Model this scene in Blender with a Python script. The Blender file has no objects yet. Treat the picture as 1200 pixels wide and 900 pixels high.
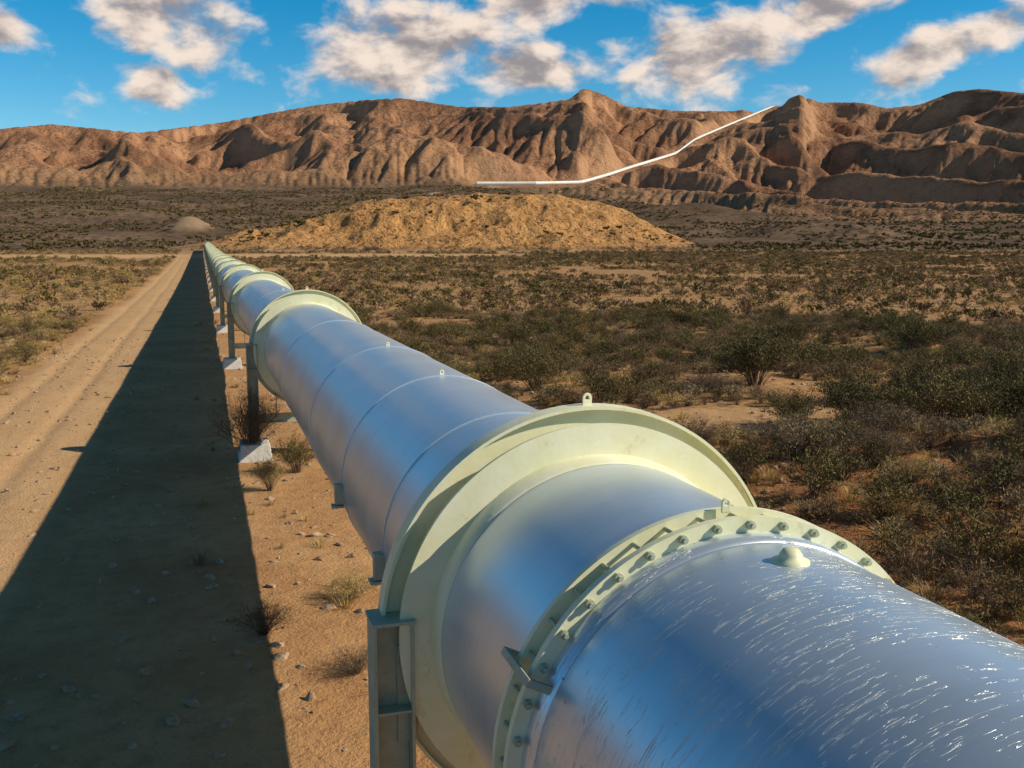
import bpy, bmesh, math, numpy as np
from mathutils import Vector
R=1.1
EYE=4.67*R
AX=2.22*R; AZ=2.40*R
rng=np.random.default_rng(7)
scene=bpy.context.scene
scene.view_settings.view_transform='Standard'
scene.view_settings.look='None'
scene.view_settings.exposure=0

# ------------------------------------------------------------ noise
def _h(ix,iy,s):
    n=(ix.astype(np.int64)*374761393+iy.astype(np.int64)*668265263+s*974634777)&0xffffffff
    n=((n^(n>>13))*1274126177)&0xffffffff
    n=n^(n>>16)
    return (n&0xffff)/65535.0
def vn(x,y,s=0):
    xi=np.floor(x);yi=np.floor(y);fx=x-xi;fy=y-yi
    xi=xi.astype(np.int64);yi=yi.astype(np.int64)
    u=fx*fx*fx*(fx*(fx*6-15)+10);v=fy*fy*fy*(fy*(fy*6-15)+10)
    a=_h(xi,yi,s);b=_h(xi+1,yi,s);c=_h(xi,yi+1,s);d=_h(xi+1,yi+1,s)
    return (a*(1-u)+b*u)*(1-v)+(c*(1-u)+d*u)*v
def fbm(x,y,o=5,s=0,g=.5):
    t=0;a=1;n=0
    for i in range(o):
        t=t+a*vn(x,y,s+i*17);n+=a;a*=g
        x,y=x*1.6-y*1.2+3.1,x*1.2+y*1.6+7.7
    return t/n
def ridged(x,y,o=5,s=0,g=.5):
    t=0;a=1;n=0
    for i in range(o):
        t=t+a*(1-np.abs(2*vn(x,y,s+i*17)-1));n+=a;a*=g
        x,y=x*1.6-y*1.2+3.1,x*1.2+y*1.6+7.7
    return t/n
def sm(a,b,x):
    t=np.clip((x-a)/(b-a),0,1);return t*t*(3-2*t)

# ------------------------------------------------------------ mountains
SKY=np.array([(-40,.11),(-22,.12),(-14,.098),(-9.3,.102),(-7,.1077),(-5,.1055),(-2.9,.103),(-1.2,.108),(1.4,.1153),(4.5,.1273),(6.4,.1338),(9.1,.1398),(11,.142),(14.3,.1345),(17.2,.1345),(19.1,.1387),(20.4,.1415),(21.2,.152),(22.2,.1465),(23.6,.134),(26.7,.1288),(29.4,.1276),(31.4,.1306),(32.8,.141),(33.9,.133),(36,.1313),(37.3,.125),(38.9,.127),(40.5,.137),(41.7,.138),(43.7,.132),(50,.12),(58,.11)])
PTH=np.array([(15.0,1490,.0590),(18.5,1510,.0592),(21.1,1560,.060),(22.6,1620,.0672),(23.9,1700,.0746),(26.4,1880,.0875),(27.4,1980,.1005),(29.4,2200,.1148),(31.6,2450,.1300)])
def f_rb(az): return np.interp(az,[-20,10,20,30,40],[1400,1380,1300,960,860])
def f_zb(az): return np.interp(az,[-20,5,15,20,30,40,58],[72,80,84,66,30,21,21])
def trend(r): 
    return np.interp(r,[0,100,150,200,280,380,500],[0,0,.2,.6,1.4,2.6,5.0])
def baj(az,r):
    t=(r-500)/(f_rb(az)-500)
    return np.where(r<500,trend(r),5+(f_zb(az)-5)*np.clip(t,0,1)**1.1)
A0,A1,R0,R1=-22.,58.,780.,3050.
def f_rr(a): return 2450+130*np.sin(a*.21)+90*np.sin(a*.53+1)
def env(a,r):
    rb=f_rb(a);rr=f_rr(a)
    s=np.clip((r-rb)/(rr-rb),0,1)
    top=np.interp(a,SKY[:,0],SKY[:,1])*rr+EYE
    top0=np.convolve(np.pad(top[0],15,mode='edge'),np.ones(31)/31,'valid')[None,:]*np.ones_like(top)
    pw=1.05+.33*sm(18,30,a)
    e=f_zb(a)+(top0-f_zb(a))*(s**pw)
    back=np.clip((r-rr)/(R1-rr),0,1)
    return e-back*260, s
def resample(h,nr,na):
    j=np.linspace(0,h.shape[0]-1,nr);i=np.linspace(0,h.shape[1]-1,na)
    j0=np.minimum(j.astype(int),h.shape[0]-2);i0=np.minimum(i.astype(int),h.shape[1]-2)
    fj=(j-j0)[:,None];fi=(i-i0)[None,:]
    return (h[j0][:,i0]*(1-fj)+h[j0+1][:,i0]*fj)*(1-fi)+(h[j0][:,i0+1]*(1-fj)+h[j0+1][:,i0+1]*fj)*fi
def erode(h,mask,n,kc,m,cell,tal):
    nr,na=h.shape
    idx=np.arange(nr*na).reshape(nr,na)
    for it in range(n):
        P=np.pad(h,1,mode='edge');PI=np.pad(idx,1,mode='edge')
        best=np.zeros_like(h);rec=idx.copy()
        for dj in (-1,0,1):
            for di in (-1,0,1):
                if dj==0 and di==0: continue
                d=math.hypot(dj,di)
                s=(h-P[1+dj:1+dj+nr,1+di:1+di+na])/d
                b=s>best
                best=np.where(b,s,best);rec=np.where(b,PI[1+dj:1+dj+nr,1+di:1+di+na],rec)
        order=np.argsort(h.ravel());rl=rec.ravel().tolist()
        A=[1.0]*(nr*na)
        for i in order[::-1].tolist():
            r_=rl[i]
            if r_!=i:A[r_]+=A[i]
        k=(kc*np.minimum(np.array(A),4000)**m*mask.ravel()).tolist();H=h.ravel().tolist()
        for i in order.tolist():
            r_=rl[i]
            if r_!=i:
                H[i]=(H[i]+k[i]*H[r_])/(1+k[i])
        h=np.array(H).reshape(nr,na)
        P=np.pad(h,1,mode='edge')
        lap=(P[:-2,1:-1]+P[2:,1:-1]+P[1:-1,:-2]+P[1:-1,2:])/4-h
        h=h+np.where(np.abs(lap)>tal*cell*.15,lap*.38,lap*.025)*mask
    return h
na,nr=380,225
ga,gr=np.meshgrid(np.linspace(A0,A1,na),np.linspace(R0,R1,nr))
e,s=env(ga,gr)
X=gr*np.radians(ga)
wx=110*(fbm(X/260,gr/260,3,41)-.5);wy=110*(fbm(X/240,gr/240,3,43)-.5)
spur=ridged((X+.35*gr+wx)/230,(gr-.2*X+wy)/680,2,51,.45)
h=e+sm(0,.26,s)*(96*(spur-.58)+54*(ridged((X+wx)/240,(gr+wy)/240,4,3)-.62)+ 18*(fbm(X/60,gr/60,3,9)-.5))+vn(X/9,gr/9,5)*1.5
mask=sm(0.0,.10,s)
h=erode(h,mask,28,.040,.45,9.,.8)
na,nr=900,480
h=resample(h,nr,na)
ga,gr=np.meshgrid(np.linspace(A0,A1,na),np.linspace(R0,R1,nr))
e,s=env(ga,gr);X=gr*np.radians(ga);mask=sm(0,.12,s)
h=h+mask*(9*(ridged((X+.3*gr)/40,gr/60,4,31)-.6))
h=erode(h,mask,8,.033,.42,4.5,.8)
def blur(a,w):
    k=np.ones(2*w+1)/(2*w+1)
    a=np.apply_along_axis(lambda q:np.convolve(np.pad(q,w,mode='edge'),k,'valid'),0,a)
    return np.apply_along_axis(lambda q:np.convolve(np.pad(q,w,mode='edge'),k,'valid'),1,a)
h=h+.25*mask*(h-blur(blur(h,9),9))
RRG=f_rr(ga)
for _ in range(4):
    t=(h-EYE)/gr;tb=np.where(gr>RRG-330,t,-1);j=np.argmax(tb,0);ii=np.arange(na)
    tmax=t.max(0)
    rj=gr[j,ii];zb=f_zb(ga[0]);zd=np.interp(ga[0],SKY[:,0],SKY[:,1])*rj+EYE
    f=np.clip((zd-zb)/np.maximum(h[j,ii]-zb,60),.7,1.5)
    f=np.minimum(f,np.where(tmax>tb[j,ii]+.002,1.02,9))
    w=4;f=np.convolve(np.pad(f,w,mode='edge'),np.ones(2*w+1)/(2*w+1),'valid')
    h=zb[None,:]+(h-zb[None,:])*np.where(h>zb[None,:],f[None,:],1)
lim0=(np.interp(ga,SKY[:,0],SKY[:,1]))*gr+EYE
h=np.minimum(h,lim0+1.5*(fbm(X/14,gr/14,3,90)-.5))
h=h+mask*2.2*(fbm(X/9,gr/9,3,77)-.5)
# bench that carries the far pipeline up the range
rp=np.interp(ga,PTH[:,0],PTH[:,1]);tp=np.interp(ga,PTH[:,0],PTH[:,2]);zp=tp*rp+EYE
inn=sm(13.5,15.4,ga)*(1-sm(31.7,32.3,ga))
w=np.exp(-(np.maximum(np.abs(gr-rp)-14,0)/45)**2)*inn
lim=(tp-.0022)*gr+EYE
front=(gr<rp)&(h>lim)
h=np.where(front,h*(1-inn)+np.minimum(h,lim-0.25*(h-lim).clip(0,12))*inn,h)
h=h*(1-w)+zp*w
MH=h
def mount(az,r):
    azm=A0+np.abs(((az-A0)%(2*(A1-A0)))); azm=np.where(azm>A1,2*A1-azm,azm)
    i=(azm-A0)/(A1-A0)*(na-1);j=np.clip((r-R0)/(R1-R0)*(nr-1),0,nr-1.001)
    i=np.clip(i,0,na-1.001)
    i0=i.astype(int);j0=j.astype(int);fi=i-i0;fj=j-j0
    return (MH[j0,i0]*(1-fi)+MH[j0,i0+1]*fi)*(1-fj)+(MH[j0+1,i0]*(1-fi)+MH[j0+1,i0+1]*fi)*fj
HU=[-118,-100,-73,-45,-26,-6,18,53,73,89,104,116];HH=[0,3.,9.,16,20.5,23.,23.6,23.,20,13,4,0]
def hillock(x,y):
    b=math.radians(13.);cx,cy=460*math.sin(b),460*math.cos(b)
    dx,dy=x-cx,y-cy
    u=dx*math.cos(b)-dy*math.sin(b);v=dx*math.sin(b)+dy*math.cos(b)
    wv=14*(fbm(x/25,y/25,4,5)-.5)
    hh=np.interp(u+wv,HU,HH)*(1-sm(8,85,np.abs(v+wv*2.)))
    n=(ridged(u/18+wv*.03,v/34,4,21)-.6)*8*np.clip(hh/10,0,1)*np.clip(1.5-hh/18,0.2,1)
    n+=(fbm(u/9,v/9,3,25)-.5)*3*np.clip(hh/10,0,1)
    return np.maximum(hh+n*.8,0)
def gau(x,y,az,r,w,hh):
    a=math.radians(az);return hh*np.exp(-((x-r*math.sin(a))**2+(y-r*math.cos(a))**2)/w**2)
def corridor(x,y):
    wv=.7*(fbm(x*0+3,y/9,3,44)-.5)
    return sm(-8.0+wv*2,-6.6+wv*2,x)*(1-sm(5.2+wv*2,7.0+wv*2,x))
def berm(x,y):
    m=np.exp(-(((x-17.5)/5.2)**2+((y-17.6)/3.6)**2)**1.3)
    m2=np.exp(-(((x-11.5)/2.4)**2+((y-20.4)/2.)**2))*.45
    return (m+m2)
def height(x,y):
    r=np.hypot(x,y);az=np.degrees(np.arctan2(x,y))
    c=corridor(x,y)
    near=(1-c*.75)*((fbm(x/7,y/7,4,1)-.5)*.7*sm(4,30,r))+(fbm(x/.9,y/.9,3,2)-.5)*.07*(1-c*.35)*(1-sm(60,120,r))
    z=near-0.02
    z=z+berm(x,y)*(.75+ .8*(fbm(x/1.1,y/1.1,4,8)-.5))
    wv=.35*(fbm(x*0+9,y/14,3,46)-.5)
    z=z-.05*np.exp(-((x+4.3+wv)/.25)**2)-.05*np.exp(-((x+6.0+wv)/.25)**2)
    z=z+baj(az,r)
    z=z+sm(450,800,r)*(fbm(x/70,y/70,4,12)-.5)*11*(1-sm(1300,1500,r))
    z=z+hillock(x,y)+gau(x,y,-.6,620,13,10)+gau(x,y,36.5,560,24,8)+gau(x,y,33,640,30,7)+gau(x,y,28,900,60,14)
    m=mount(az,r);q=f_rb(np.clip(az,-20,58));w=sm(q-60,q+30,r)
    w=np.where(r<R0+5,0,w)*(1-sm(75,100,np.abs(az-17)))
    z=z*(1-w)+m*w
    return z
az=np.concatenate([np.linspace(-180,-24,60,endpoint=False),np.linspace(-24,-12,60,endpoint=False),np.linspace(-12,47,900,endpoint=False),np.linspace(47,60,60,endpoint=False),np.linspace(60,180,50,endpoint=False)])
rr=np.concatenate([np.geomspace(.6,5,20,endpoint=False),np.geomspace(5,370,320,endpoint=False),np.linspace(370,540,90,endpoint=False),np.linspace(540,850,45,endpoint=False),np.linspace(850,2750,390,endpoint=False),np.linspace(2750,6000,12)])
NA,NR=len(az),len(rr)
GA,GR=np.meshgrid(np.radians(az),rr)
gx=GR*np.sin(GA);gy=GR*np.cos(GA);gz=height(gx,gy)
V=np.stack([gx.ravel(),gy.ravel(),gz.ravel()],1)
J,I=np.meshgrid(np.arange(NR-1),np.arange(NA),indexing='ij')
I2=(I+1)%NA
F=np.stack([J*NA+I,J*NA+I2,(J+1)*NA+I2,(J+1)*NA+I],-1).reshape(-1,4)[:,::-1]
def mesh_np(name,V,F,mats=None,mi=None,smooth=False):
    me=bpy.data.meshes.new(name)
    V=np.asarray(V,dtype=np.float32);F=np.asarray(F)
    k=F.shape[1]
    me.vertices.add(len(V));me.vertices.foreach_set('co',V.ravel())
    me.loops.add(len(F)*k);me.loops.foreach_set('vertex_index',F.astype(np.int32).ravel())
    me.polygons.add(len(F));me.polygons.foreach_set('loop_start',np.arange(0,len(F)*k,k,dtype=np.int32))
    if mats:
        for m in mats:me.materials.append(m)
    if mi is not None:me.polygons.foreach_set('material_index',np.asarray(mi,dtype=np.int32))
    me.update(calc_edges=True)
    me.polygons.foreach_set('use_smooth',np.full(len(F),smooth))
    me.validate()
    return me
def obj(name,me,parent=None,coll=None):
    o=bpy.data.objects.new(name,me);(coll or scene.collection).objects.link(o)
    if parent:o.parent=parent
    return o
# ------------------------------------------------------------ node helpers
class N:
    def __init__(s,nt):s.nt=nt
    def new(s,t,**k):
        n=s.nt.nodes.new(t)
        for a,b in k.items():setattr(n,a,b)
        return n
    def put(s,sock,v):
        if isinstance(v,bpy.types.NodeSocket):s.nt.links.new(v,sock)
        elif v is not None:sock.default_value=v
    def m(s,op,a,b=None,c=None,clamp=False):
        n=s.new('ShaderNodeMath',operation=op,use_clamp=clamp)
        for i,v in enumerate((a,b,c)):
            if v is not None:s.put(n.inputs[i],v)
        return n.outputs[0]
    def mr(s,v,a,b,c=0.,d=1.,smooth=False):
        n=s.new('ShaderNodeMapRange',clamp=True)
        if smooth:n.interpolation_type='SMOOTHSTEP'
        s.put(n.inputs[0],v)
        for i,x in enumerate((a,b,c,d)):n.inputs[i+1].default_value=x
        return n.outputs[0]
    def mix(s,f,a,b,t='MIX'):
        n=s.new('ShaderNodeMix',data_type='RGBA',blend_type=t)
        for k,v in ((0,f),(6,a),(7,b)):
            if isinstance(v,tuple) and len(v)==3:v=v+(1,)
            s.put(n.inputs[k],v)
        return n.outputs[2]
    def noise(s,vec,sc,det=4,rough=.5,dist=0):
        n=s.new('ShaderNodeTexNoise');s.put(n.inputs['Vector'],vec)
        n.inputs['Scale'].default_value=sc;n.inputs['Detail'].default_value=det;n.inputs['Roughness'].default_value=rough;n.inputs['Distortion'].default_value=dist
        return n.outputs[0]
    def vor(s,vec,sc,feat='F1'):
        n=s.new('ShaderNodeTexVoronoi',feature=feat);s.put(n.inputs['Vector'],vec);n.inputs['Scale'].default_value=sc
        return n
    def vm(s,op,a,b=None):
        n=s.new('ShaderNodeVectorMath',operation=op);s.put(n.inputs[0],a)
        if b is not None:s.put(n.inputs[1],b)
        return n.outputs[0]
    def attr(s,name):
        n=s.new('ShaderNodeAttribute');n.attribute_name=name;return n
    def bump(s,h,st,d,nrm=None):
        n=s.new('ShaderNodeBump');n.inputs['Strength'].default_value=st;n.inputs['Distance'].default_value=d
        s.put(n.inputs['Height'],h)
        if nrm:s.put(n.inputs['Normal'],nrm)
        return n.outputs[0]
def mat(name):
    m=bpy.data.materials.new(name);m.use_nodes=True
    n=N(m.node_tree);b=m.node_tree.nodes['Principled BSDF'];return m,n,b

# ------------------------------------------------------------ ground materials (near soil / far range)
def ground_common(name):
    gm,n,b=mat(name)
    pos=n.new('ShaderNodeNewGeometry').outputs['Position']
    zA=n.attr('zoneA');zB=n.attr('zoneB')
    sA=n.new('ShaderNodeSeparateColor');n.put(sA.inputs[0],zA.outputs['Color'])
    sB=n.new('ShaderNodeSeparateColor');n.put(sB.inputs[0],zB.outputs['Color'])
    b.inputs['Roughness'].default_value=.95;b.inputs['Specular IOR Level'].default_value=.12
    return gm,n,b,pos,sA.outputs,sB.outputs
gmN,n,b,pos,oA,oB=ground_common('desert_soil')
scrub,red,pale=oA[0],oA[1],oA[2]
n1=n.noise(pos,.35,4,.6);n2=n.noise(pos,3.,5,.65);n3=n.noise(pos,22.,3,.6)
sand=n.mix(n.mr(n1,.35,.65),(.42,.215,.09),(.54,.315,.145))
sand=n.mix(n.mr(n2,.45,.72,0,.5),sand,(.26,.13,.058))
sand=n.mix(n.mr(n3,.55,.75,0,.5),sand,(.19,.11,.055))
col=n.mix(n.m('MULTIPLY',pale,n.mr(n2,.3,.6,.35,.9)),sand,(.62,.40,.21))
col=n.mix(n.m('MULTIPLY',red,n.mr(n2,.25,.55,.55,1.)),col,n.mix(n.mr(n3,.35,.65),(.20,.07,.026),(.42,.175,.07)))
col=n.mix(n.m('MULTIPLY',n.m('MULTIPLY',scrub,n.mr(n2,.44,.58)),.5),col,(.20,.12,.052))
n.put(b.inputs['Base Color'],col)
hb=n.m('ADD',n.m('MULTIPLY',n2,.6),n.m('MULTIPLY',n3,.35))
n.put(b.inputs['Normal'],n.bump(hb,.8,.10))
gmF,n,b,pos,oA,oB=ground_common('desert_range')
pale=oA[2];mnt,hil,bj=oB[0],oB[1],oB[2]
hn=n.noise(pos,.09,5,.65)
col=n.mix(n.mr(hn,.35,.65),(.42,.26,.13),(.30,.18,.09))
hc=n.mix(n.mr(hn,.35,.65),(.74,.39,.15),(.54,.27,.10))
v=n.vor(pos,.42);dots=n.m('MULTIPLY',n.mr(v.outputs['Distance'],.28,.36,1,0),n.mr(hn,.42,.54))
hc=n.mix(n.m('MULTIPLY',dots,.8),hc,(.12,.075,.033))
col=n.mix(hil,col,hc)
bc=n.mix(n.mr(n.noise(pos,.012,4,.6),.4,.6),(.12,.072,.042),(.22,.135,.08))
v=n.vor(pos,.16);v2=n.vor(pos,.34)
bc=n.mix(n.m('MULTIPLY',n.mr(v.outputs['Distance'],.30,.5,1,0),.8),bc,(.06,.045,.028))
bc=n.mix(n.m('MULTIPLY',n.mr(v2.outputs['Distance'],.3,.48,1,0),.55),bc,(.07,.052,.03))
col=n.mix(bj,col,bc)
col=n.mix(n.m('MULTIPLY',pale,bj),col,(.42,.29,.18))
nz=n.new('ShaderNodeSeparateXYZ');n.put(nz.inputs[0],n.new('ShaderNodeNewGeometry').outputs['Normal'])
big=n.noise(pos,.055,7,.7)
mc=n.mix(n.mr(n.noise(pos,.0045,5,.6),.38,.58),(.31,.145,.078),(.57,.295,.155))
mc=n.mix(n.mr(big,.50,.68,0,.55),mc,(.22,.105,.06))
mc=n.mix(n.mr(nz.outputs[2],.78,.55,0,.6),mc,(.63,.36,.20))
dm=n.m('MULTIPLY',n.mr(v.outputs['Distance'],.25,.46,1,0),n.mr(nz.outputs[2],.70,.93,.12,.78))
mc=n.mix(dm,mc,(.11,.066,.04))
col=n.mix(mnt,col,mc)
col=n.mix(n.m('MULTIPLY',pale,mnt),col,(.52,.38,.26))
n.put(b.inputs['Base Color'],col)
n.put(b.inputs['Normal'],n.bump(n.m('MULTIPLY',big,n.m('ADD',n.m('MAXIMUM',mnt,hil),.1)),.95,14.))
fm=(np.repeat(rr[:-1],NA)>372).astype(np.int32)
gme=mesh_np('ground',V,F,[gmN,gmF],fm,smooth=True)
azd=np.degrees(GA)
rbz=f_rb(np.clip(azd,-20,58))
cor=corridor(gx,gy)
clear=np.exp(-(((gx-13)/6.5)**2+((gy-25.5)/2.6)**2)**2)
crossroad=sm(300,312,GR)*(1-sm(345,365,GR))*sm(-20,-14,azd-0)*(1-sm(12,22,azd))
scr=np.clip((1-cor)*(1-clear),0,1)*(1-crossroad)
redm=np.clip(np.exp(-(((gx-17)/9)**2+((gy-15.5)/6.5)**2)**1.5)+.55*sm(5,8,gx)*(1-sm(10,22,gy)),0,1)
road=sm(-7.2,-6.4,gx)*(1-sm(-3.4,-2.6,gx))*(1-sm(290,320,GR))
wash=np.interp(azd,[9.5,12,16],[960,1100,1437])
washm=(1-sm(12,32,np.abs(GR-wash)))*sm(7,9.5,azd)*(1-sm(16,17,azd))
rp=np.interp(azd,PTH[:,0],PTH[:,1])
washm=np.maximum(washm,(1-sm(5,14,np.abs(GR-rp)))*sm(15.0,15.4,azd)*(1-sm(31.7,31.9,azd))*.8)
hil0=hillock(gx,gy);hilm=sm(.5,2.5,hil0)
smallp=sm(2,4,gau(gx,gy,-.6,620,13,10))*.6
palem=np.clip(np.maximum.reduce([road*.8,washm,crossroad*.8,clear*.5,smallp]),0,1)
mm=sm(rbz-40,rbz+330,GR+60*(fbm(gx/60,gy/60,3,71)-.5))
bjm=sm(380,450,GR)*(1-mm)
def cattr(me,name,a,b_,c):
    at=me.color_attributes.new(name,'FLOAT_COLOR','POINT')
    d=np.ones((a.size,4),dtype=np.float32);d[:,0]=a.ravel();d[:,1]=b_.ravel();d[:,2]=c.ravel()
    at.data.foreach_set('color',d.ravel())
cattr(gme,'zoneA',scr,redm,palem);cattr(gme,'zoneB',mm,hilm,bjm*(1-hilm))
obj('ground',gme)

# ------------------------------------------------------------ pipe materials
def pipe_paint(name,worn):
    m,n,b=mat(name)
    p=n.new('ShaderNodeNewGeometry').outputs['Position']
    s=n.new('ShaderNodeSeparateXYZ');n.put(s.inputs[0],p)
    th=n.m('ARCTAN2',n.m('SUBTRACT',s.outputs[0],AX),n.m('SUBTRACT',s.outputs[2],AZ))
    c=n.new('ShaderNodeCombineXYZ');n.put(c.inputs[0],n.m('MULTIPLY',th,R));n.put(c.inputs[1],s.outputs[1]);cv=c.outputs[0]
    mot=n.noise(cv,1.3,3,.5);fine=n.noise(cv,30,2,.6)
    mp=n.new('ShaderNodeMapping');n.put(mp.inputs[0],cv);mp.inputs['Scale'].default_value=(.5,9,1)
    run=n.noise(mp.outputs[0],1.2,4,.6)
    col=n.mix(n.mr(mot,.35,.7),(.60,.68,.75),(.70,.77,.83))
    col=n.mix(n.mr(run,.5,.75,0,.35),col,(.47,.55,.61))
    bh=n.m('ADD',n.m('MULTIPLY',mot,.8),n.m('MULTIPLY',fine,.04))
    ro=n.mr(mot,.3,.7,.28,.35)
    nrm=n.bump(bh,.14,.02)
    b.inputs['Metallic'].default_value=.62
    if worn:
        mp=n.new('ShaderNodeMapping');n.put(mp.inputs[0],cv);mp.inputs['Rotation'].default_value=(0,0,.26);mp.inputs['Scale'].default_value=(1.2,13,1)
        st=n.noise(mp.outputs[0],1.6,4,.65,.2)
        line=n.m('SUBTRACT',1.,n.mr(n.m('ABSOLUTE',n.m('SUBTRACT',st,.5)),.002,.010,0,1))
        gate=n.mr(n.noise(cv,2.1,4,.7),.45,.51)
        seg=n.mr(n.noise(mp.outputs[0],3.7,2,.5),.46,.52)
        line=n.m('MULTIPLY',n.m('MULTIPLY',line,gate),seg)
        v=n.vor(cv,14.);pit=n.m('MULTIPLY',n.mr(v.outputs['Distance'],.06,.14,1,0),n.mr(n.noise(cv,1.7,3),.50,.56))
        col=n.mix(line,col,(.82,.82,.74));col=n.mix(n.m('MULTIPLY',pit,.8),col,(.20,.18,.15))
        nrm=n.bump(line,.6,.012,nrm)
        n.put(b.inputs['Metallic'],n.m('MULTIPLY',.6,n.m('SUBTRACT',1.,n.m('MAXIMUM',line,pit))))
        ro=n.m('MAXIMUM',ro,n.m('MULTIPLY',n.m('MAXIMUM',line,pit),.7))
    n.put(b.inputs['Base Color'],col);n.put(b.inputs['Roughness'],ro);n.put(b.inputs['Normal'],nrm)
    return m
M_pipe=pipe_paint('aluminium_paint',False);M_worn=pipe_paint('weathered_aluminium_paint',True)
def simple(name,c,c2,rough,metal=0,sc=4,bmp=.2,bd=.01,rust=None):
    m,n,b=mat(name);p=n.new('ShaderNodeNewGeometry').outputs['Position']
    a=n.noise(p,sc,5,.65);col=n.mix(n.mr(a,.35,.65),c,c2)
    if rust:col=n.mix(n.mr(n.noise(p,sc*2.3,5,.7),.6,.72,0,.6),col,rust)
    n.put(b.inputs['Base Color'],col);b.inputs['Roughness'].default_value=rough;b.inputs['Metallic'].default_value=metal
    n.put(b.inputs['Normal'],n.bump(n.noise(p,sc*6,3),bmp,bd));return m
M_cream=simple('cream_paint',(.76,.74,.46),(.84,.82,.60),.5,0,3,.15,.01,(.55,.48,.28))
M_leg=simple('pale_green_steel_paint',(.36,.38,.28),(.48,.50,.36),.55,.05,5,.2,.01,(.30,.2,.12))
M_bolt=simple('bolt_steel',(.34,.38,.28),(.50,.53,.38),.5,.2,9)
M_conc=simple('concrete',(.54,.51,.46),(.70,.67,.61),.9,0,5,.4,.02,(.38,.32,.26))
# ------------------------------------------------------------ geometry helpers
def revolve(prof,closed,seg=144,cx=AX,cz=AZ):
    prof=np.array(prof);ns=seg
    th=np.linspace(0,2*math.pi,ns,endpoint=False)
    T,Rr=np.meshgrid(th,prof[:,1],indexing='ij');Y=np.broadcast_to(prof[:,0],T.shape)
    V=np.stack([cx+np.sin(T)*Rr,Y,cz+np.cos(T)*Rr],-1).reshape(-1,3)
    k=len(prof);kk=k if closed else k-1
    fs=[]
    for i in range(ns):
        for j in range(kk):
            i2=(i+1)%ns
            fs.append((i*k+j,i*k+(j+1)%k,i2*k+(j+1)%k,i2*k+j))
    return V,np.array(fs)
class Bag:
    def __init__(s):s.V=[];s.F=[];s.M=[];s.S=[];s.n=0
    def add(s,V,F,mi,smooth=False):
        V=np.asarray(V,float);s.V.append(V)
        for f in F:s.F.append([int(i)+s.n for i in f]);s.M.append(mi);s.S.append(smooth)
        s.n+=len(V)
    def box(s,c,d,mi,rot=0,axis='y'):
        x,y,z=[q/2 for q in d]
        v=np.array([(a*x,b_*y,cc*z) for a in(-1,1) for b_ in(-1,1) for cc in(-1,1)])
        if rot:
            co,si=math.cos(rot),math.sin(rot)
            v=np.stack([v[:,0]*co+v[:,2]*si,v[:,1],-v[:,0]*si+v[:,2]*co],1)
        v=v+np.array(c)
        s.add(v,[(0,1,3,2),(4,6,7,5),(0,4,5,1),(2,3,7,6),(0,2,6,4),(1,5,7,3)],mi)
    def rod(s,a,b_,r,mi,seg=8,smooth=True):
        a=np.array(a,float);b_=np.array(b_,float);d=b_-a;d/=np.linalg.norm(d)
        u=np.cross(d,[0,0,1.]);
        if np.linalg.norm(u)<.1:u=np.cross(d,[1.,0,0])
        u/=np.linalg.norm(u);w=np.cross(d,u)
        t=np.arange(seg)*2*math.pi/seg
        ring=np.outer(np.cos(t),u)*r+np.outer(np.sin(t),w)*r
        v=np.concatenate([a+ring,b_+ring])
        f=[(i,(i+1)%seg,seg+(i+1)%seg,seg+i) for i in range(seg)]
        s.add(v,f,mi,smooth);s.add(v,[tuple(range(seg))[::-1],tuple(range(seg,2*seg))],mi)
    def make(s,name,mats,parent=None,bevel=0):
        me=bpy.data.meshes.new(name);me.from_pydata(np.concatenate(s.V).tolist(),[],s.F)
        for m in mats:me.materials.append(m)
        me.polygons.foreach_set('material_index',s.M);me.polygons.foreach_set('use_smooth',s.S)
        me.update()
        bm=bmesh.new();bm.from_mesh(me);bmesh.ops.recalc_face_normals(bm,faces=bm.faces);bm.to_mesh(me);bm.free()
        o=obj(name,me,parent)
        if bevel:
            md=o.modifiers.new('bevel','BEVEL');md.width=bevel;md.segments=2;md.limit_method='ANGLE';md.angle_limit=math.radians(50)
        return o
pipe=bpy.data.objects.new('pipeline',None);scene.collection.objects.link(pipe)
MATS=[M_pipe,M_worn,M_cream,M_leg,M_bolt,M_conc]
PI_=2*math.pi
def zt(y):return float(trend(np.array(y)))
def rev_add(bag,prof,mi,closed=True,seg=144,smooth=True,dz=0):
    v,f=revolve(prof,closed,seg,AX,AZ+dz);bag.add(v,f,mi,smooth)
def edges_ring(bag,y0,y1,r0,r1,mi,seg=144,dz=0):
    for a,b_ in (((y0,r0),(y0,r1)),((y0,r1),(y1,r1)),((y1,r1),(y1,r0))):
        v,f=revolve([a,b_],False,seg,AX,AZ+dz);bag.add(v,f,mi,True)
B=Bag();rev_add(B,[(-9,1*R)]+[(y,1*R) for y in np.linspace(-8,3.78*R,12)],1,False,192)
B.make('pipe_shell_weathered',MATS,pipe)
B=Bag()
ys=np.concatenate([np.linspace(3.78*R,60,60),np.linspace(61,400,90)])
prof=[(y,R) for y in ys]
v,f=revolve(prof,False,160);v[:,2]+=trend(v[:,1]);B.add(v,f,0,True)
B.make('pipe_shell',MATS,pipe)
S0=5.6;SP=17.
rings=[S0+SP*i for i in range(-1,19)]
B=Bag()
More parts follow.
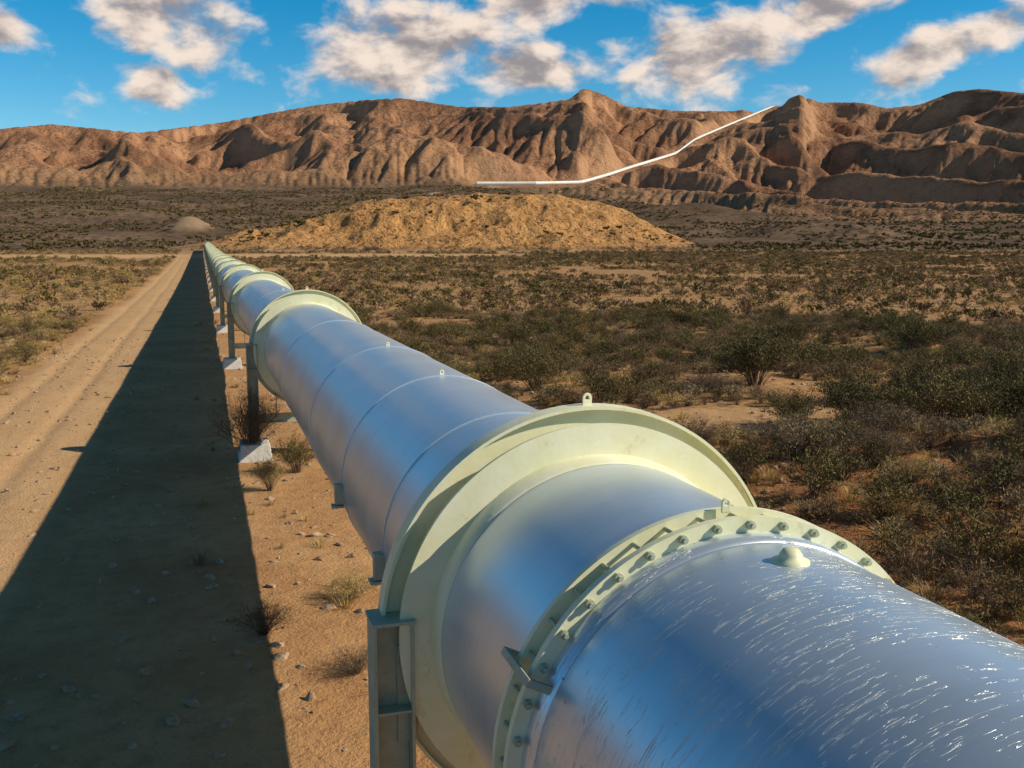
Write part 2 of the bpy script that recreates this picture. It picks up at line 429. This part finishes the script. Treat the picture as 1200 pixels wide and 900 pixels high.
for i,s_ in enumerate(rings):
    y=s_*R;dz=zt(y);sg=160 if i<4 else 64
    edges_ring(B,y-.15*R,y-.125*R,.99*R,1.215*R,2,sg,dz)
    rev_add(B,[(y-.30*R,1.001*R),(y-.285*R,1.018*R),(y-.15*R,1.03*R)],2,False,sg,True,dz)
    edges_ring(B,y,y+.035*R,.99*R,1.30*R,2,sg,dz)
    edges_ring(B,y-.055*R,y+.085*R,1.285*R,1.305*R,2,sg,dz)
    rev_add(B,[(y-.13*R,1.14*R),(y,1.14*R)],2,False,sg,True,dz)
B.make('ring_girder',MATS,pipe)
def lug(bag,y,rr_,sz,t,mi,dz):
    seg=16;c=np.array([AX+math.sin(t)*(rr_+sz*.9),y,AZ+dz+math.cos(t)*(rr_+sz*.9)])
    to=np.linspace(-.5*math.pi,.5*math.pi,seg)
    out=[(math.sin(a)*sz*.6,math.cos(a)*sz*.6) for a in to];inn=[(math.sin(a)*sz*.24,math.cos(a)*sz*.24) for a in to]
    out=[(-sz*.6,-sz*1.2)]+out+[(sz*.6,-sz*1.2)];inn=[(-sz*.24,-sz*.22)]+inn+[(sz*.24,-sz*.22)]
    P=out+inn;k=len(out);V=[]
    for yy in(-sz*.14,sz*.14):
        for (a,h_) in P:
            V.append((c[0]+a*math.cos(t)+h_*math.sin(t),c[1]+yy,c[2]-a*math.sin(t)+h_*math.cos(t)))
    F=[];n2=2*k
    for i in range(k):
        j=(i+1)%k
        F+=[(i,j,k+j,k+i),(n2+i,n2+k+i,n2+k+j,n2+j),(i,n2+i,n2+j,j),(k+i,k+j,n2+k+j,n2+k+i)]
    bag.add(V,F,mi)
B=Bag()
for i,s_ in enumerate(rings[:9]):
    y=s_*R;dz=zt(y);lug(B,y+.02*R,1.305*R,.055,0.,2,dz)
    if i==0:continue
    for o_,w in ((1.6,.035),(3.9,.035),(6.9,.035),(11.6,.02)):
        yy=(s_+o_)*R;dzz=zt(yy)
        edges_ring(B,yy,yy+w,.995*R,1.010*R,0,128,dzz)
        if o_>2 and w>.03:lug(B,yy+.02,1.0*R,.045,0.,2,dzz)
        if o_<6:
            B.box((AX-1.03*R,yy+.03,AZ+dzz-.12*R),(.10,.10,.22),3);B.box((AX-1.05*R,yy+.03,AZ+dzz-.24*R),(.13,.14,.025),3)
lug(B,3.9*R,1.085*R,.042,0.,2,0)
B.make('bands_and_lifting_lugs',MATS,pipe,.004)
# coupling
B=Bag();yc=3.86*R
edges_ring(B,yc-.095*R,yc-.055*R,.99*R,1.085*R,2,160)
edges_ring(B,yc+.07*R,yc+.105*R,.99*R,1.085*R,2,160)
rev_add(B,[(yc-.20*R,1.001*R),(yc-.19*R,1.014*R),(yc-.095*R,1.02*R)],1,False,160)
rev_add(B,[(yc-.055*R,1.022*R),(yc+.07*R,1.022*R)],2,False,160)
rev_add(B,[(yc+.105*R,1.02*R),(yc+.17*R,1.015*R),(yc+.18*R,1.001*R)],0,False,160)
for k in range(40):
    t=PI_*k/40+.04;px,pz=AX+math.sin(t)*1.054*R,AZ+math.cos(t)*1.054*R
    B.rod((px,yc-.135*R,pz),(px,yc+.14*R,pz),.012,4)
    B.rod((px,yc-.118*R,pz),(px,yc-.095*R,pz),.023,4,6,False);B.rod((px,yc+.105*R,pz),(px,yc+.128*R,pz),.023,4,6,False)
t=-math.radians(64);c=(AX+math.sin(t)*1.12*R,yc,AZ+math.cos(t)*1.12*R)
B.box(c,(.04,.36*R,.022),3,rot=t)
for dy in(-.17,.17):
    B.box((AX+math.sin(t)*1.06*R,yc+dy*R,AZ+math.cos(t)*1.06*R),(.04,.025,.13*R),3,rot=t)
B.make('sleeve_coupling',MATS,pipe,.003)
B=Bag();yv=3.40*R;zv=AZ+R
def vlathe(bag,x,y,prof,mi,seg=24):
    V=[];F=[]
    for i in range(seg):
        a=PI_*i/seg
        for (r_,z_) in prof:V.append((x+r_*math.cos(a),y+r_*math.sin(a),z_))
    k=len(prof)
    for i in range(seg):
        for j in range(k-1):F.append((i*k+j,((i+1)%seg)*k+j,((i+1)%seg)*k+j+1,i*k+j+1))
    bag.add(V,F,mi,True)
vlathe(B,AX+.02,yv,[(.085,zv-.02),(.084,zv+.006),(.058,zv+.012),(.050,zv+.035),(.036,zv+.055),(.012,zv+.062),(.0,zv+.062)],2)
B.make('vent_boss',MATS,pipe)
# legs + footings
L=Bag();Cc=Bag()
for i,s_ in enumerate(rings):
    y=s_*R-.06*R;dz=zt(y);
    for sx in(-1,1):
        x=AX+sx*1.25*R;zb=float(height(np.array([x]),np.array([y]))[0]);ft=zb+.42
        zt_=AZ+dz+.12;H=zt_-ft
        for fx in(-.12,.12):
            L.box((x+fx,y,ft+H/2),(.022,.26,H),3)
        L.box((x,y,ft+H/2),(.216,.02,H),3)
        L.box((x,y,zt_+.012),(.28,.29,.024),3);L.box((x,y,ft+.015),(.36,.38,.03),3)
        for zz in(.35,.75):L.box((x,y-.07,ft+H*zz),(.216,.115,.018),3)
        L.box((AX+sx*1.16*R,y-.02,AZ+dz-.35*R),(.12*R,.02,.6*R),3)
        hw,hd=.34,.42;z0=zb-.35
        v=[(x-a*hw*f_,y+b_*hd*f_,z_) for z_,f_ in((z0,1.3),(ft,1.)) for a,b_ in((-1,-1),(1,-1),(1,1),(-1,1))]
        Cc.add(v,[(0,1,2,3),(4,7,6,5),(0,4,5,1),(1,5,6,2),(2,6,7,3),(3,7,4,0)],5)
    zc=AZ+dz-1.45*R
    L.box((AX,y,zc),(2.50*R-.27,.14,.02),3);L.box((AX,y,zc-.2),(2.50*R-.27,.14,.02),3);L.box((AX,y,zc-.1),(2.50*R-.27,.016,.18),3)
    L.box((AX-.75*R,y,AZ+dz-1.15*R),(.018,.12,.6*R),3);L.box((AX+.75*R,y,AZ+dz-1.15*R),(.018,.12,.6*R),3)
L.make('support_legs',MATS,pipe,.003);Cc.make('concrete_footings',MATS,pipe,.02)

# ------------------------------------------------------------ far pipeline on the range
aa=np.linspace(15.2,31.55,90);pr=np.interp(aa,PTH[:,0],PTH[:,1]);
px=pr*np.sin(np.radians(aa));py=pr*np.cos(np.radians(aa));pz=height(px,py)+2.9
pz=np.convolve(np.pad(pz,1,mode='edge'),np.ones(3)/3,'valid')
PP=np.stack([px,py,pz],1)
B=Bag()
for i in range(len(PP)-1):B.rod(PP[i],PP[i+1]+(PP[i+1]-PP[i])*.02,2.8,0,10)
for i in range(0,len(PP),2):B.box(PP[i]-np.array([0,0,2.5]),(6,2,3.5),1)
M_far=simple('white_pipe_paint',(.70,.70,.66),(.82,.82,.78),.5,0,.05)  # plain off-white paint of the hillside pipe
B.make('hillside_pipeline',[M_far,M_conc])

# ------------------------------------------------------------ plants
def leafmat(name,c1,c2,c3=None):
    m,n,b=mat(name);oi=n.new('ShaderNodeObjectInfo')
    n.put(b.inputs['Base Color'],n.mix(oi.outputs['Random'],c1,c2));b.inputs['Roughness'].default_value=.75;b.inputs['Specular IOR Level'].default_value=.2
    return m
ML_cre=leafmat('creosote_leaf',(.085,.072,.020),(.18,.14,.042))
ML_brn=leafmat('dry_brown_twig',(.13,.078,.04),(.28,.175,.09))
ML_gld=leafmat('golden_grass',(.36,.235,.075),(.52,.38,.14))
ML_gry=leafmat('grey_sage_leaf',(.20,.145,.075),(.36,.265,.14))
ML_bark=leafmat('shrub_bark',(.09,.06,.04),(.17,.12,.08))
def bush_mesh(name,seed,stems,leaves,ls,lm,height_=1.,spread=.9,upright=.5,tw=3,sr=.008,aspect=2.2):
    g=np.random.default_rng(seed);Vs=[];Fs=[];Mi=[];nv=0
    tips=[]
    def strip(p0,p1,r0,r1):
        nonlocal nv
        d=p1-p0;u=np.cross(d,g.normal(size=3));u/=np.linalg.norm(u)+1e-9;w=np.cross(d,u);w/=np.linalg.norm(w)+1e-9
        for p,r_ in((p0,r0),(p1,r1)):
            for k in range(3):
                a=k*2.0944;Vs.append(p+(u*math.cos(a)+w*math.sin(a))*r_)
        for k in range(3):
            Fs.append((nv+k,nv+(k+1)%3,nv+3+(k+1)%3,nv+3+k));Mi.append(0)
        nv+=6
    for i in range(stems):
        a=g.uniform(0,PI_);q=g.uniform(0,1)**.7
        hl=height_*g.uniform(.65,1.05)*(1-.35*q)
        end=np.array([math.cos(a)*spread*q,math.sin(a)*spread*q,hl])
        p=np.array([math.cos(a)*.08*q,math.sin(a)*.08*q,-.05]);pts=[p]
        for k in range(1,5):
            t=k/4;c=np.array([end[0]*t,end[1]*t,end[2]*(t**(upright+.2))])+g.normal(size=3)*.035*height_;pts.append(c)
        for k in range(4):strip(pts[k],pts[k+1],sr*(1-k*.2),sr*(1-(k+1)*.2))
        for k in range(tw):
            t=g.uniform(.35,1);ii=min(int(t*4),3);b0=pts[ii]+(pts[ii+1]-pts[ii])*(t*4-ii if ii<3 else g.uniform())
            e=b0+np.array([g.normal()*.13,g.normal()*.13,g.uniform(.02,.2)])*height_
            strip(b0,e,sr*.45,sr*.2);tips.append((b0,e))
        tips.append((pts[2],pts[4]))
    ti=g.integers(0,len(tips),leaves)
    for k in ti:
        b0,e=tips[k];t=g.uniform(.1,1.1);c=b0+(e-b0)*t+g.normal(size=3)*.035*height_
        c[2]=max(c[2],.01)
        d=g.normal(size=3);d[2]=abs(d[2])*.8+.3;d/=np.linalg.norm(d);u=np.cross(d,g.normal(size=3));u/=np.linalg.norm(u)+1e-9
        l=ls*g.uniform(.6,1.4);w=l/aspect
        Vs+= [c-u*w*.5,c+u*w*.5,c+d*l+u*w*.2,c+d*l-u*w*.2];Fs.append((nv,nv+1,nv+2,nv+3));Mi.append(1);nv+=4
    return mesh_np(name,np.array(Vs),np.array(Fs),[ML_bark,lm],Mi)
def grass_mesh(name,seed,blades,lm,hh=.35,sp=.25):
    g=np.random.default_rng(seed);Vs=[];Fs=[];nv=0
    for i in range(blades):
        a=g.uniform(0,PI_);q=g.uniform(0,1);b0=np.array([math.cos(a),math.sin(a),0])*sp*.4*q
        d=np.array([math.cos(a)*q*sp*1.3,math.sin(a)*q*sp*1.3,hh*g.uniform(.5,1.1)])
        u=np.array([-math.sin(a),math.cos(a),0])*.004
        p1=b0+d*.55+np.array([0,0,.05*hh]);p2=b0+d*np.array([1.3,1.3,.92])
        Vs+=[b0-u-np.array([0,0,.03]),b0+u-np.array([0,0,.03]),p1+u,p1-u,p2+u*.3,p2-u*.3]
        Fs+=[(nv,nv+1,nv+2,nv+3),(nv+3,nv+2,nv+4,nv+5)];nv+=6
    return mesh_np(name,np.array(Vs),np.array(Fs),[lm])
def rock_mesh(name,seed):
    g=np.random.default_rng(seed);bm=bmesh.new();bmesh.ops.create_icosphere(bm,subdivisions=2,radius=1)
    o=g.uniform(0,9,3)
    for v in bm.verts:
        d=1+.35*math.sin(v.co.x*2.3+o[0])*math.cos(v.co.y*2.9+o[1])+.15*math.sin(v.co.z*5+o[2])
        v.co*=d;v.co.z*=.6;v.co.y*=.8
    me=bpy.data.meshes.new(name);bm.to_mesh(me);bm.free();me.materials.append(M_rock);return me
M_rock=simple('stone',(.26,.165,.095),(.46,.32,.20),.9,0,12,.5,.01)
def tcoll(name,meshes):
    c=bpy.data.collections.new(name)
    for i,m in enumerate(meshes):
        o=bpy.data.objects.new('%s_%02d'%(name,i),m);c.objects.link(o)
    return c
def scatter(name,coll,P,scale,idx,rotz,tilt=.1):
    me=bpy.data.meshes.new(name);me.vertices.add(len(P));me.vertices.foreach_set('co',np.asarray(P,np.float32).ravel())
    a=me.attributes.new('iscale','FLOAT_VECTOR','POINT')
    sc=np.stack([scale*rng.uniform(.85,1.2,len(P)),scale*rng.uniform(.85,1.2,len(P)),scale*rng.uniform(.8,1.15,len(P))],1)
    a.data.foreach_set('vector',sc.astype(np.float32).ravel())
    a=me.attributes.new('iidx','INT','POINT');a.data.foreach_set('value',idx.astype(np.int32))
    a=me.attributes.new('irot','FLOAT_VECTOR','POINT');rt=np.stack([rng.normal(0,tilt,len(P)),rng.normal(0,tilt,len(P)),rotz],1)
    a.data.foreach_set('vector',rt.astype(np.float32).ravel())
    o=obj(name,me)
    ng=bpy.data.node_groups.new(name,'GeometryNodeTree')
    ng.interface.new_socket(name='Geometry',in_out='INPUT',socket_type='NodeSocketGeometry');ng.interface.new_socket(name='Geometry',in_out='OUTPUT',socket_type='NodeSocketGeometry')
    gi=ng.nodes.new('NodeGroupInput');go=ng.nodes.new('NodeGroupOutput')
    ip=ng.nodes.new('GeometryNodeInstanceOnPoints');ci=ng.nodes.new('GeometryNodeCollectionInfo')
    ci.inputs['Collection'].default_value=coll;ci.inputs['Separate Children'].default_value=True;ci.inputs['Reset Children'].default_value=True
    def na_(nm,t):
        q=ng.nodes.new('GeometryNodeInputNamedAttribute');q.data_type=t;q.inputs['Name'].default_value=nm
        return [s_ for s_ in q.outputs if s_.enabled and s_.name=='Attribute'][0]
    er=ng.nodes.new('FunctionNodeEulerToRotation')
    l=ng.links.new
    l(gi.outputs[0],ip.inputs['Points']);l(ci.outputs[0],ip.inputs['Instance']);ip.inputs['Pick Instance'].default_value=True
    l(na_('iidx','INT'),ip.inputs['Instance Index']);l(na_('iscale','FLOAT_VECTOR'),ip.inputs['Scale'])
    l(na_('irot','FLOAT_VECTOR'),er.inputs[0]);l(er.outputs[0],ip.inputs['Rotation']);l(ip.outputs[0],go.inputs[0])
    md=o.modifiers.new('scatter','NODES');md.node_group=ng
    return o
near=[bush_mesh('a',1,45,1300,.05,ML_cre,1,.85,.5,3),bush_mesh('b',2,40,1200,.05,ML_cre,1,.9,.6,3),
      bush_mesh('c',3,55,600,.07,ML_brn,.7,.8,.35,4,.006,5),bush_mesh('d',4,55,650,.06,ML_gry,.6,.7,.4,4,.005,3),
      bush_mesh('e',5,55,700,.08,ML_gld,.55,.6,.5,3,.004,7)]
mid=[bush_mesh('a',11,8,130,.17,ML_cre,1,.85,.5,1,.014),bush_mesh('b',12,9,130,.16,ML_brn,.75,.85,.4,1,.014,2.5),
     bush_mesh('c',13,9,130,.15,ML_gry,.6,.75,.4,1,.012,2.2),bush_mesh('d',14,8,130,.15,ML_gld,.5,.65,.5,1,.008,4)]
far=[bush_mesh('a',21,2,30,.36,ML_cre,1,.85,.5,0,.02,1.5),bush_mesh('b',22,2,30,.36,ML_brn,.75,.85,.4,0,.02,1.5),
     bush_mesh('c',23,2,30,.36,ML_cre,.6,.8,.4,0,.02,1.5)]
C_near=tcoll('scrub_near',near);C_mid=tcoll('scrub_mid',mid);C_far=tcoll('scrub_far',far)
C_gr=tcoll('tuft',[grass_mesh('g%d'%i,30+i,70,ML_gld if i<2 else ML_gry,.26+.04*i) for i in range(4)])
C_rk=tcoll('pebble',[rock_mesh('r%d'%i,50+i) for i in range(5)])
def pts(nm,r0,r1,a0=-16,a1=51):
    a=np.radians(rng.uniform(a0,a1,nm));r=np.sqrt(rng.uniform(r0*r0,r1*r1,nm));return r*np.sin(a),r*np.cos(a)
def bare(x,y):
    c=corridor(x,y);cl=np.exp(-(((x-13)/6.5)**2+((y-25.5)/2.6)**2)**2)
    r=np.hypot(x,y);cr=sm(300,312,r)*(1-sm(345,365,r))*(1-sm(12,22,np.degrees(np.arctan2(x,y))))
    return np.maximum.reduce([c,cl,cr])
def P3(x,y):return np.stack([x,y,height(x,y)-.02],1)
U=lambda k:rng.uniform(0,1,len(k))
x,y=pts(6800,9,75);k=(bare(x,y)<.3)&(fbm(x/6,y/6,3,61)>.39)&~((x>8)&(x<22)&(y<23)&(y>8)&(U(x)<.3))
k&=~((np.hypot(x-19.1,y-31.7)<3.)|(np.hypot(x-11.5,y-34.1)<2.3))
x,y=x[k],y[k];left=x<-5
idx=rng.choice(5,len(x),p=[.08,.07,.33,.32,.20]);idx=np.where(left&(U(x)<.6),4,idx)
scatter('desert_scrub',C_near,P3(x,y),np.where(idx<2,rng.uniform(.5,1.15,len(x)),rng.uniform(.35,.95,len(x))),idx,rng.uniform(0,6.3,len(x)))
x,y=pts(36000,75,400);k=(bare(x,y)<.3)&(fbm(x/14,y/14,3,62)>.40);x,y=x[k],y[k];left=x<-5
idx=rng.choice(4,len(x),p=[.18,.29,.32,.21]);idx=np.where(left&(U(x)<.4),3,idx)
hl=hillock(x,y);keep=(hl<1.5)|(U(x)<.22);x,y,idx=x[keep],y[keep],idx[keep]
scatter('desert_scrub',C_mid,P3(x,y),rng.uniform(.4,1.3,len(x)),idx,rng.uniform(0,6.3,len(x)))
x,y=pts(30000,400,1350);hl=hillock(x,y);k=(fbm(x/40,y/40,3,63)>.42)&((hl<1.)|(U(x)<.45));x,y=x[k],y[k]
scatter('desert_scrub',C_far,P3(x,y),rng.uniform(.8,2.6,len(x)),rng.integers(0,3,len(x)),rng.uniform(0,6.3,len(x)))
x,y=pts(11000,7,70);g_=fbm(x/3,y/3,3,64);onroad=(x>-6.6)&(x<-.5)
k=(g_>.50)&~onroad&((bare(x,y)<.5)|(U(x)<.12));x,y=x[k],y[k]
scatter('dry_grass',C_gr,P3(x,y),rng.uniform(.35,1.1,len(x)),rng.integers(0,4,len(x)),rng.uniform(0,6.3,len(x)))
x,y=pts(16000,6,60);sc=rng.uniform(0,1,len(x))**5*.09+.012;
scatter('gravel',C_rk,P3(x,y)+np.array([0,0,.02]),sc,rng.integers(0,5,len(x)),rng.uniform(0,6.3,len(x)),.4)
def shrub(name,me,x,y,w,h_,rz=0.):
    o=obj(name,me);o.location=(x,y,float(height(np.array([x]),np.array([y]))[0])-.03);o.scale=(w,w,h_);o.rotation_euler=(0,0,rz)
big1=bush_mesh('creosote',101,95,5200,.036,ML_cre,1,.95,.55,6,.006);big2=bush_mesh('creosote2',102,95,4800,.036,ML_cre,1,1.,.5,6,.006)
dry1=bush_mesh('dry',103,140,1500,.05,ML_brn,1,1.1,.45,9,.005,6);dry2=bush_mesh('dryg',104,140,1400,.05,ML_gry,1,1.1,.45,9,.005,5)
gold=bush_mesh('rabbit',105,130,3600,.065,ML_gld,1,.9,.5,6,.004,8)
shrub('creosote_bush',big1,19.1,31.7,2.0,2.2)
shrub('creosote_bush',big2,11.5,34.1,1.5,1.75,1.)
for (x_,y_,w,h_,z_) in ((15.9,24.2,1.1,1.2,.3),(17.7,24.0,1.5,1.75,2.),(20.1,23.4,1.7,1.9,4.),(22.4,22.8,1.6,1.8,5.),(24.8,22.3,1.7,1.8,1.2),(22.4,27.,1.4,1.6,.4),(27,28,1.5,1.6,2.),(33,40,1.8,1.8,1.),(29,45,1.6,1.6,3.),(24.5,36,1.6,1.6,2.2),(37,47,1.7,1.7,.2)):
    shrub('creosote_bush',big1 if z_<2 else big2,x_,y_,w,h_,z_)
shrub('dry_desert_shrub',dry2,12.5,18.9,1.25,1.15);shrub('dry_desert_shrub',dry1,13.9,18.0,1.0,.95,2.);shrub('dry_desert_shrub',dry1,14.9,15.4,.9,.8,1.)
shrub('dry_desert_shrub',dry1,16.7,31,1.3,.8,1.5);shrub('dry_desert_shrub',dry2,10.9,20.6,.9,.8,1.1);shrub('dry_desert_shrub',dry2,15.3,19.6,1.1,.9,2.6)
shrub('golden_rabbitbrush',gold,11.8,14.9,.75,.72);shrub('golden_rabbitbrush',gold,13.4,16.2,.6,.5,2.)
shrub('golden_rabbitbrush',gold,1.2,21.3,.5,.8,1.);shrub('dry_desert_shrub',dry1,.9,24.6,.9,1.9,1.);shrub('creosote_bush',big2,1.9,22.9,.6,.9,1.)
shrub('golden_rabbitbrush',gold,1.9,14.2,.55,.42,3.);shrub('dry_desert_shrub',dry2,1.6,11.6,.4,.35,3.);shrub('dry_desert_shrub',dry1,.6,13.2,.45,.5,1.)

# ------------------------------------------------------------ sky
a=math.radians(25);el=math.radians(33.4)
S=Vector((math.cos(el)*math.cos(a),-math.cos(el)*math.sin(a),math.sin(el)))
ld=bpy.data.lights.new('sun','SUN');ld.energy=5.;ld.angle=math.radians(.5);ld.color=(1,.89,.70)
lo=bpy.data.objects.new('sun',ld);scene.collection.objects.link(lo);lo.rotation_euler=S.to_track_quat('Z','Y').to_euler();lo.location=(40,-20,60)
w=bpy.data.worlds.new('World');scene.world=w;w.use_nodes=True
n=N(w.node_tree);bg=w.node_tree.nodes['Background']
sk=n.new('ShaderNodeTexSky',sky_type='NISHITA');sk.sun_disc=False;sk.sun_elevation=el;sk.sun_rotation=math.radians(115);sk.air_density=1.;sk.dust_density=.2;sk.ozone_density=3.;sk.altitude=900
tc=n.new('ShaderNodeTexCoord').outputs['Generated']
nv=n.vm('NORMALIZE',tc);sp=n.new('ShaderNodeSeparateXYZ');n.put(sp.inputs[0],nv)
azn=n.m('MULTIPLY',n.m('ARCTAN2',sp.outputs[0],sp.outputs[1]),57.2958);eln=n.m('MULTIPLY',n.m('ARCSINE',sp.outputs[2]),57.2958)
cb=n.new('ShaderNodeCombineXYZ');n.put(cb.inputs[0],azn);n.put(cb.inputs[1],eln);P=cb.outputs[0]
# (azimuth, elevation, half width, half height, tilt) in degrees
blobs=[(-1.5,11.8,5.8,3.6,-.5),(-2.,8.4,2.6,1.8,-.3),(11.5,10.9,7.5,3.6,.25),(19,13.6,6.5,2.4,.2),(18.0,9.6,5.,1.8,0),(27.5,10.3,6.5,3.2,.2),(34,12.4,5.5,2.,.15),(40.5,10.2,6.8,1.8,.35),(44,13.0,4,1.6,.35),(-9.4,10.6,3.,1.4,-.2),(-8,13.8,4.5,1.3,0)]
def blobmask(vec):
    mx=None
    for (bx,by,sx,sy,ro) in blobs:
        mp=n.new('ShaderNodeMapping',vector_type='TEXTURE');n.put(mp.inputs[0],vec)
        mp.inputs['Location'].default_value=(bx,by,0);mp.inputs['Rotation'].default_value=(0,0,ro);mp.inputs['Scale'].default_value=(sx*1.2,sy*1.2,1)
        ln=n.new('ShaderNodeVectorMath',operation='LENGTH');n.put(ln.inputs[0],mp.outputs[0])
        v_=n.mr(ln.outputs['Value'],0,1,1,0,True);mx=v_ if mx is None else n.m('MAXIMUM',mx,v_)
    return mx
bm_=blobmask(P)
def cn(vec):
    mp=n.new('ShaderNodeMapping');n.put(mp.inputs[0],vec);mp.inputs['Scale'].default_value=(1,1.6,1)
    return n.m('MULTIPLY',n.m('SUBTRACT',n.noise(mp.outputs[0],.30,6,.56,.2),.5),2.4)
c0=cn(P);c1=cn(n.vm('ADD',P,(.5,.8,0)))
d0=n.m('ADD',n.m('MULTIPLY',bm_,.95),c0)
alpha=n.mr(d0,.10,.78,0,.97,True)
shade=n.mr(n.m('ADD',n.m('MULTIPLY',n.m('SUBTRACT',c1,c0),1.),n.m('MULTIPLY',d0,.35)),-.10,.62,1,0,True)
ccol=n.mix(shade,(4.6,4.1,4.2),(13.5,11.3,9.5))
hs=n.new('ShaderNodeHueSaturation');hs.inputs['Saturation'].default_value=1.5;hs.inputs['Hue'].default_value=.487;n.put(hs.inputs['Color'],sk.outputs[0])
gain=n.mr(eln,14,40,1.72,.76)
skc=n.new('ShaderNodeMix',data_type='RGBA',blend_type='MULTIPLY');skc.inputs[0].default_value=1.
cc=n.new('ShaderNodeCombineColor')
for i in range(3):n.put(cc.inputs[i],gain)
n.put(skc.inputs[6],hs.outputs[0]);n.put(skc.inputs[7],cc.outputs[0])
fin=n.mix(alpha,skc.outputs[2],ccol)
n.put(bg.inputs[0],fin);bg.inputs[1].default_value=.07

# ------------------------------------------------------------ camera
cd=bpy.data.cameras.new('camera');cd.lens=35;cd.sensor_width=36;cd.clip_end=12000;cd.clip_start=.05
co=bpy.data.objects.new('camera',cd);scene.collection.objects.link(co);co.location=(0,0,EYE)
co.rotation_euler=(math.radians(90-7.9),0,math.radians(-17.2));scene.camera=co
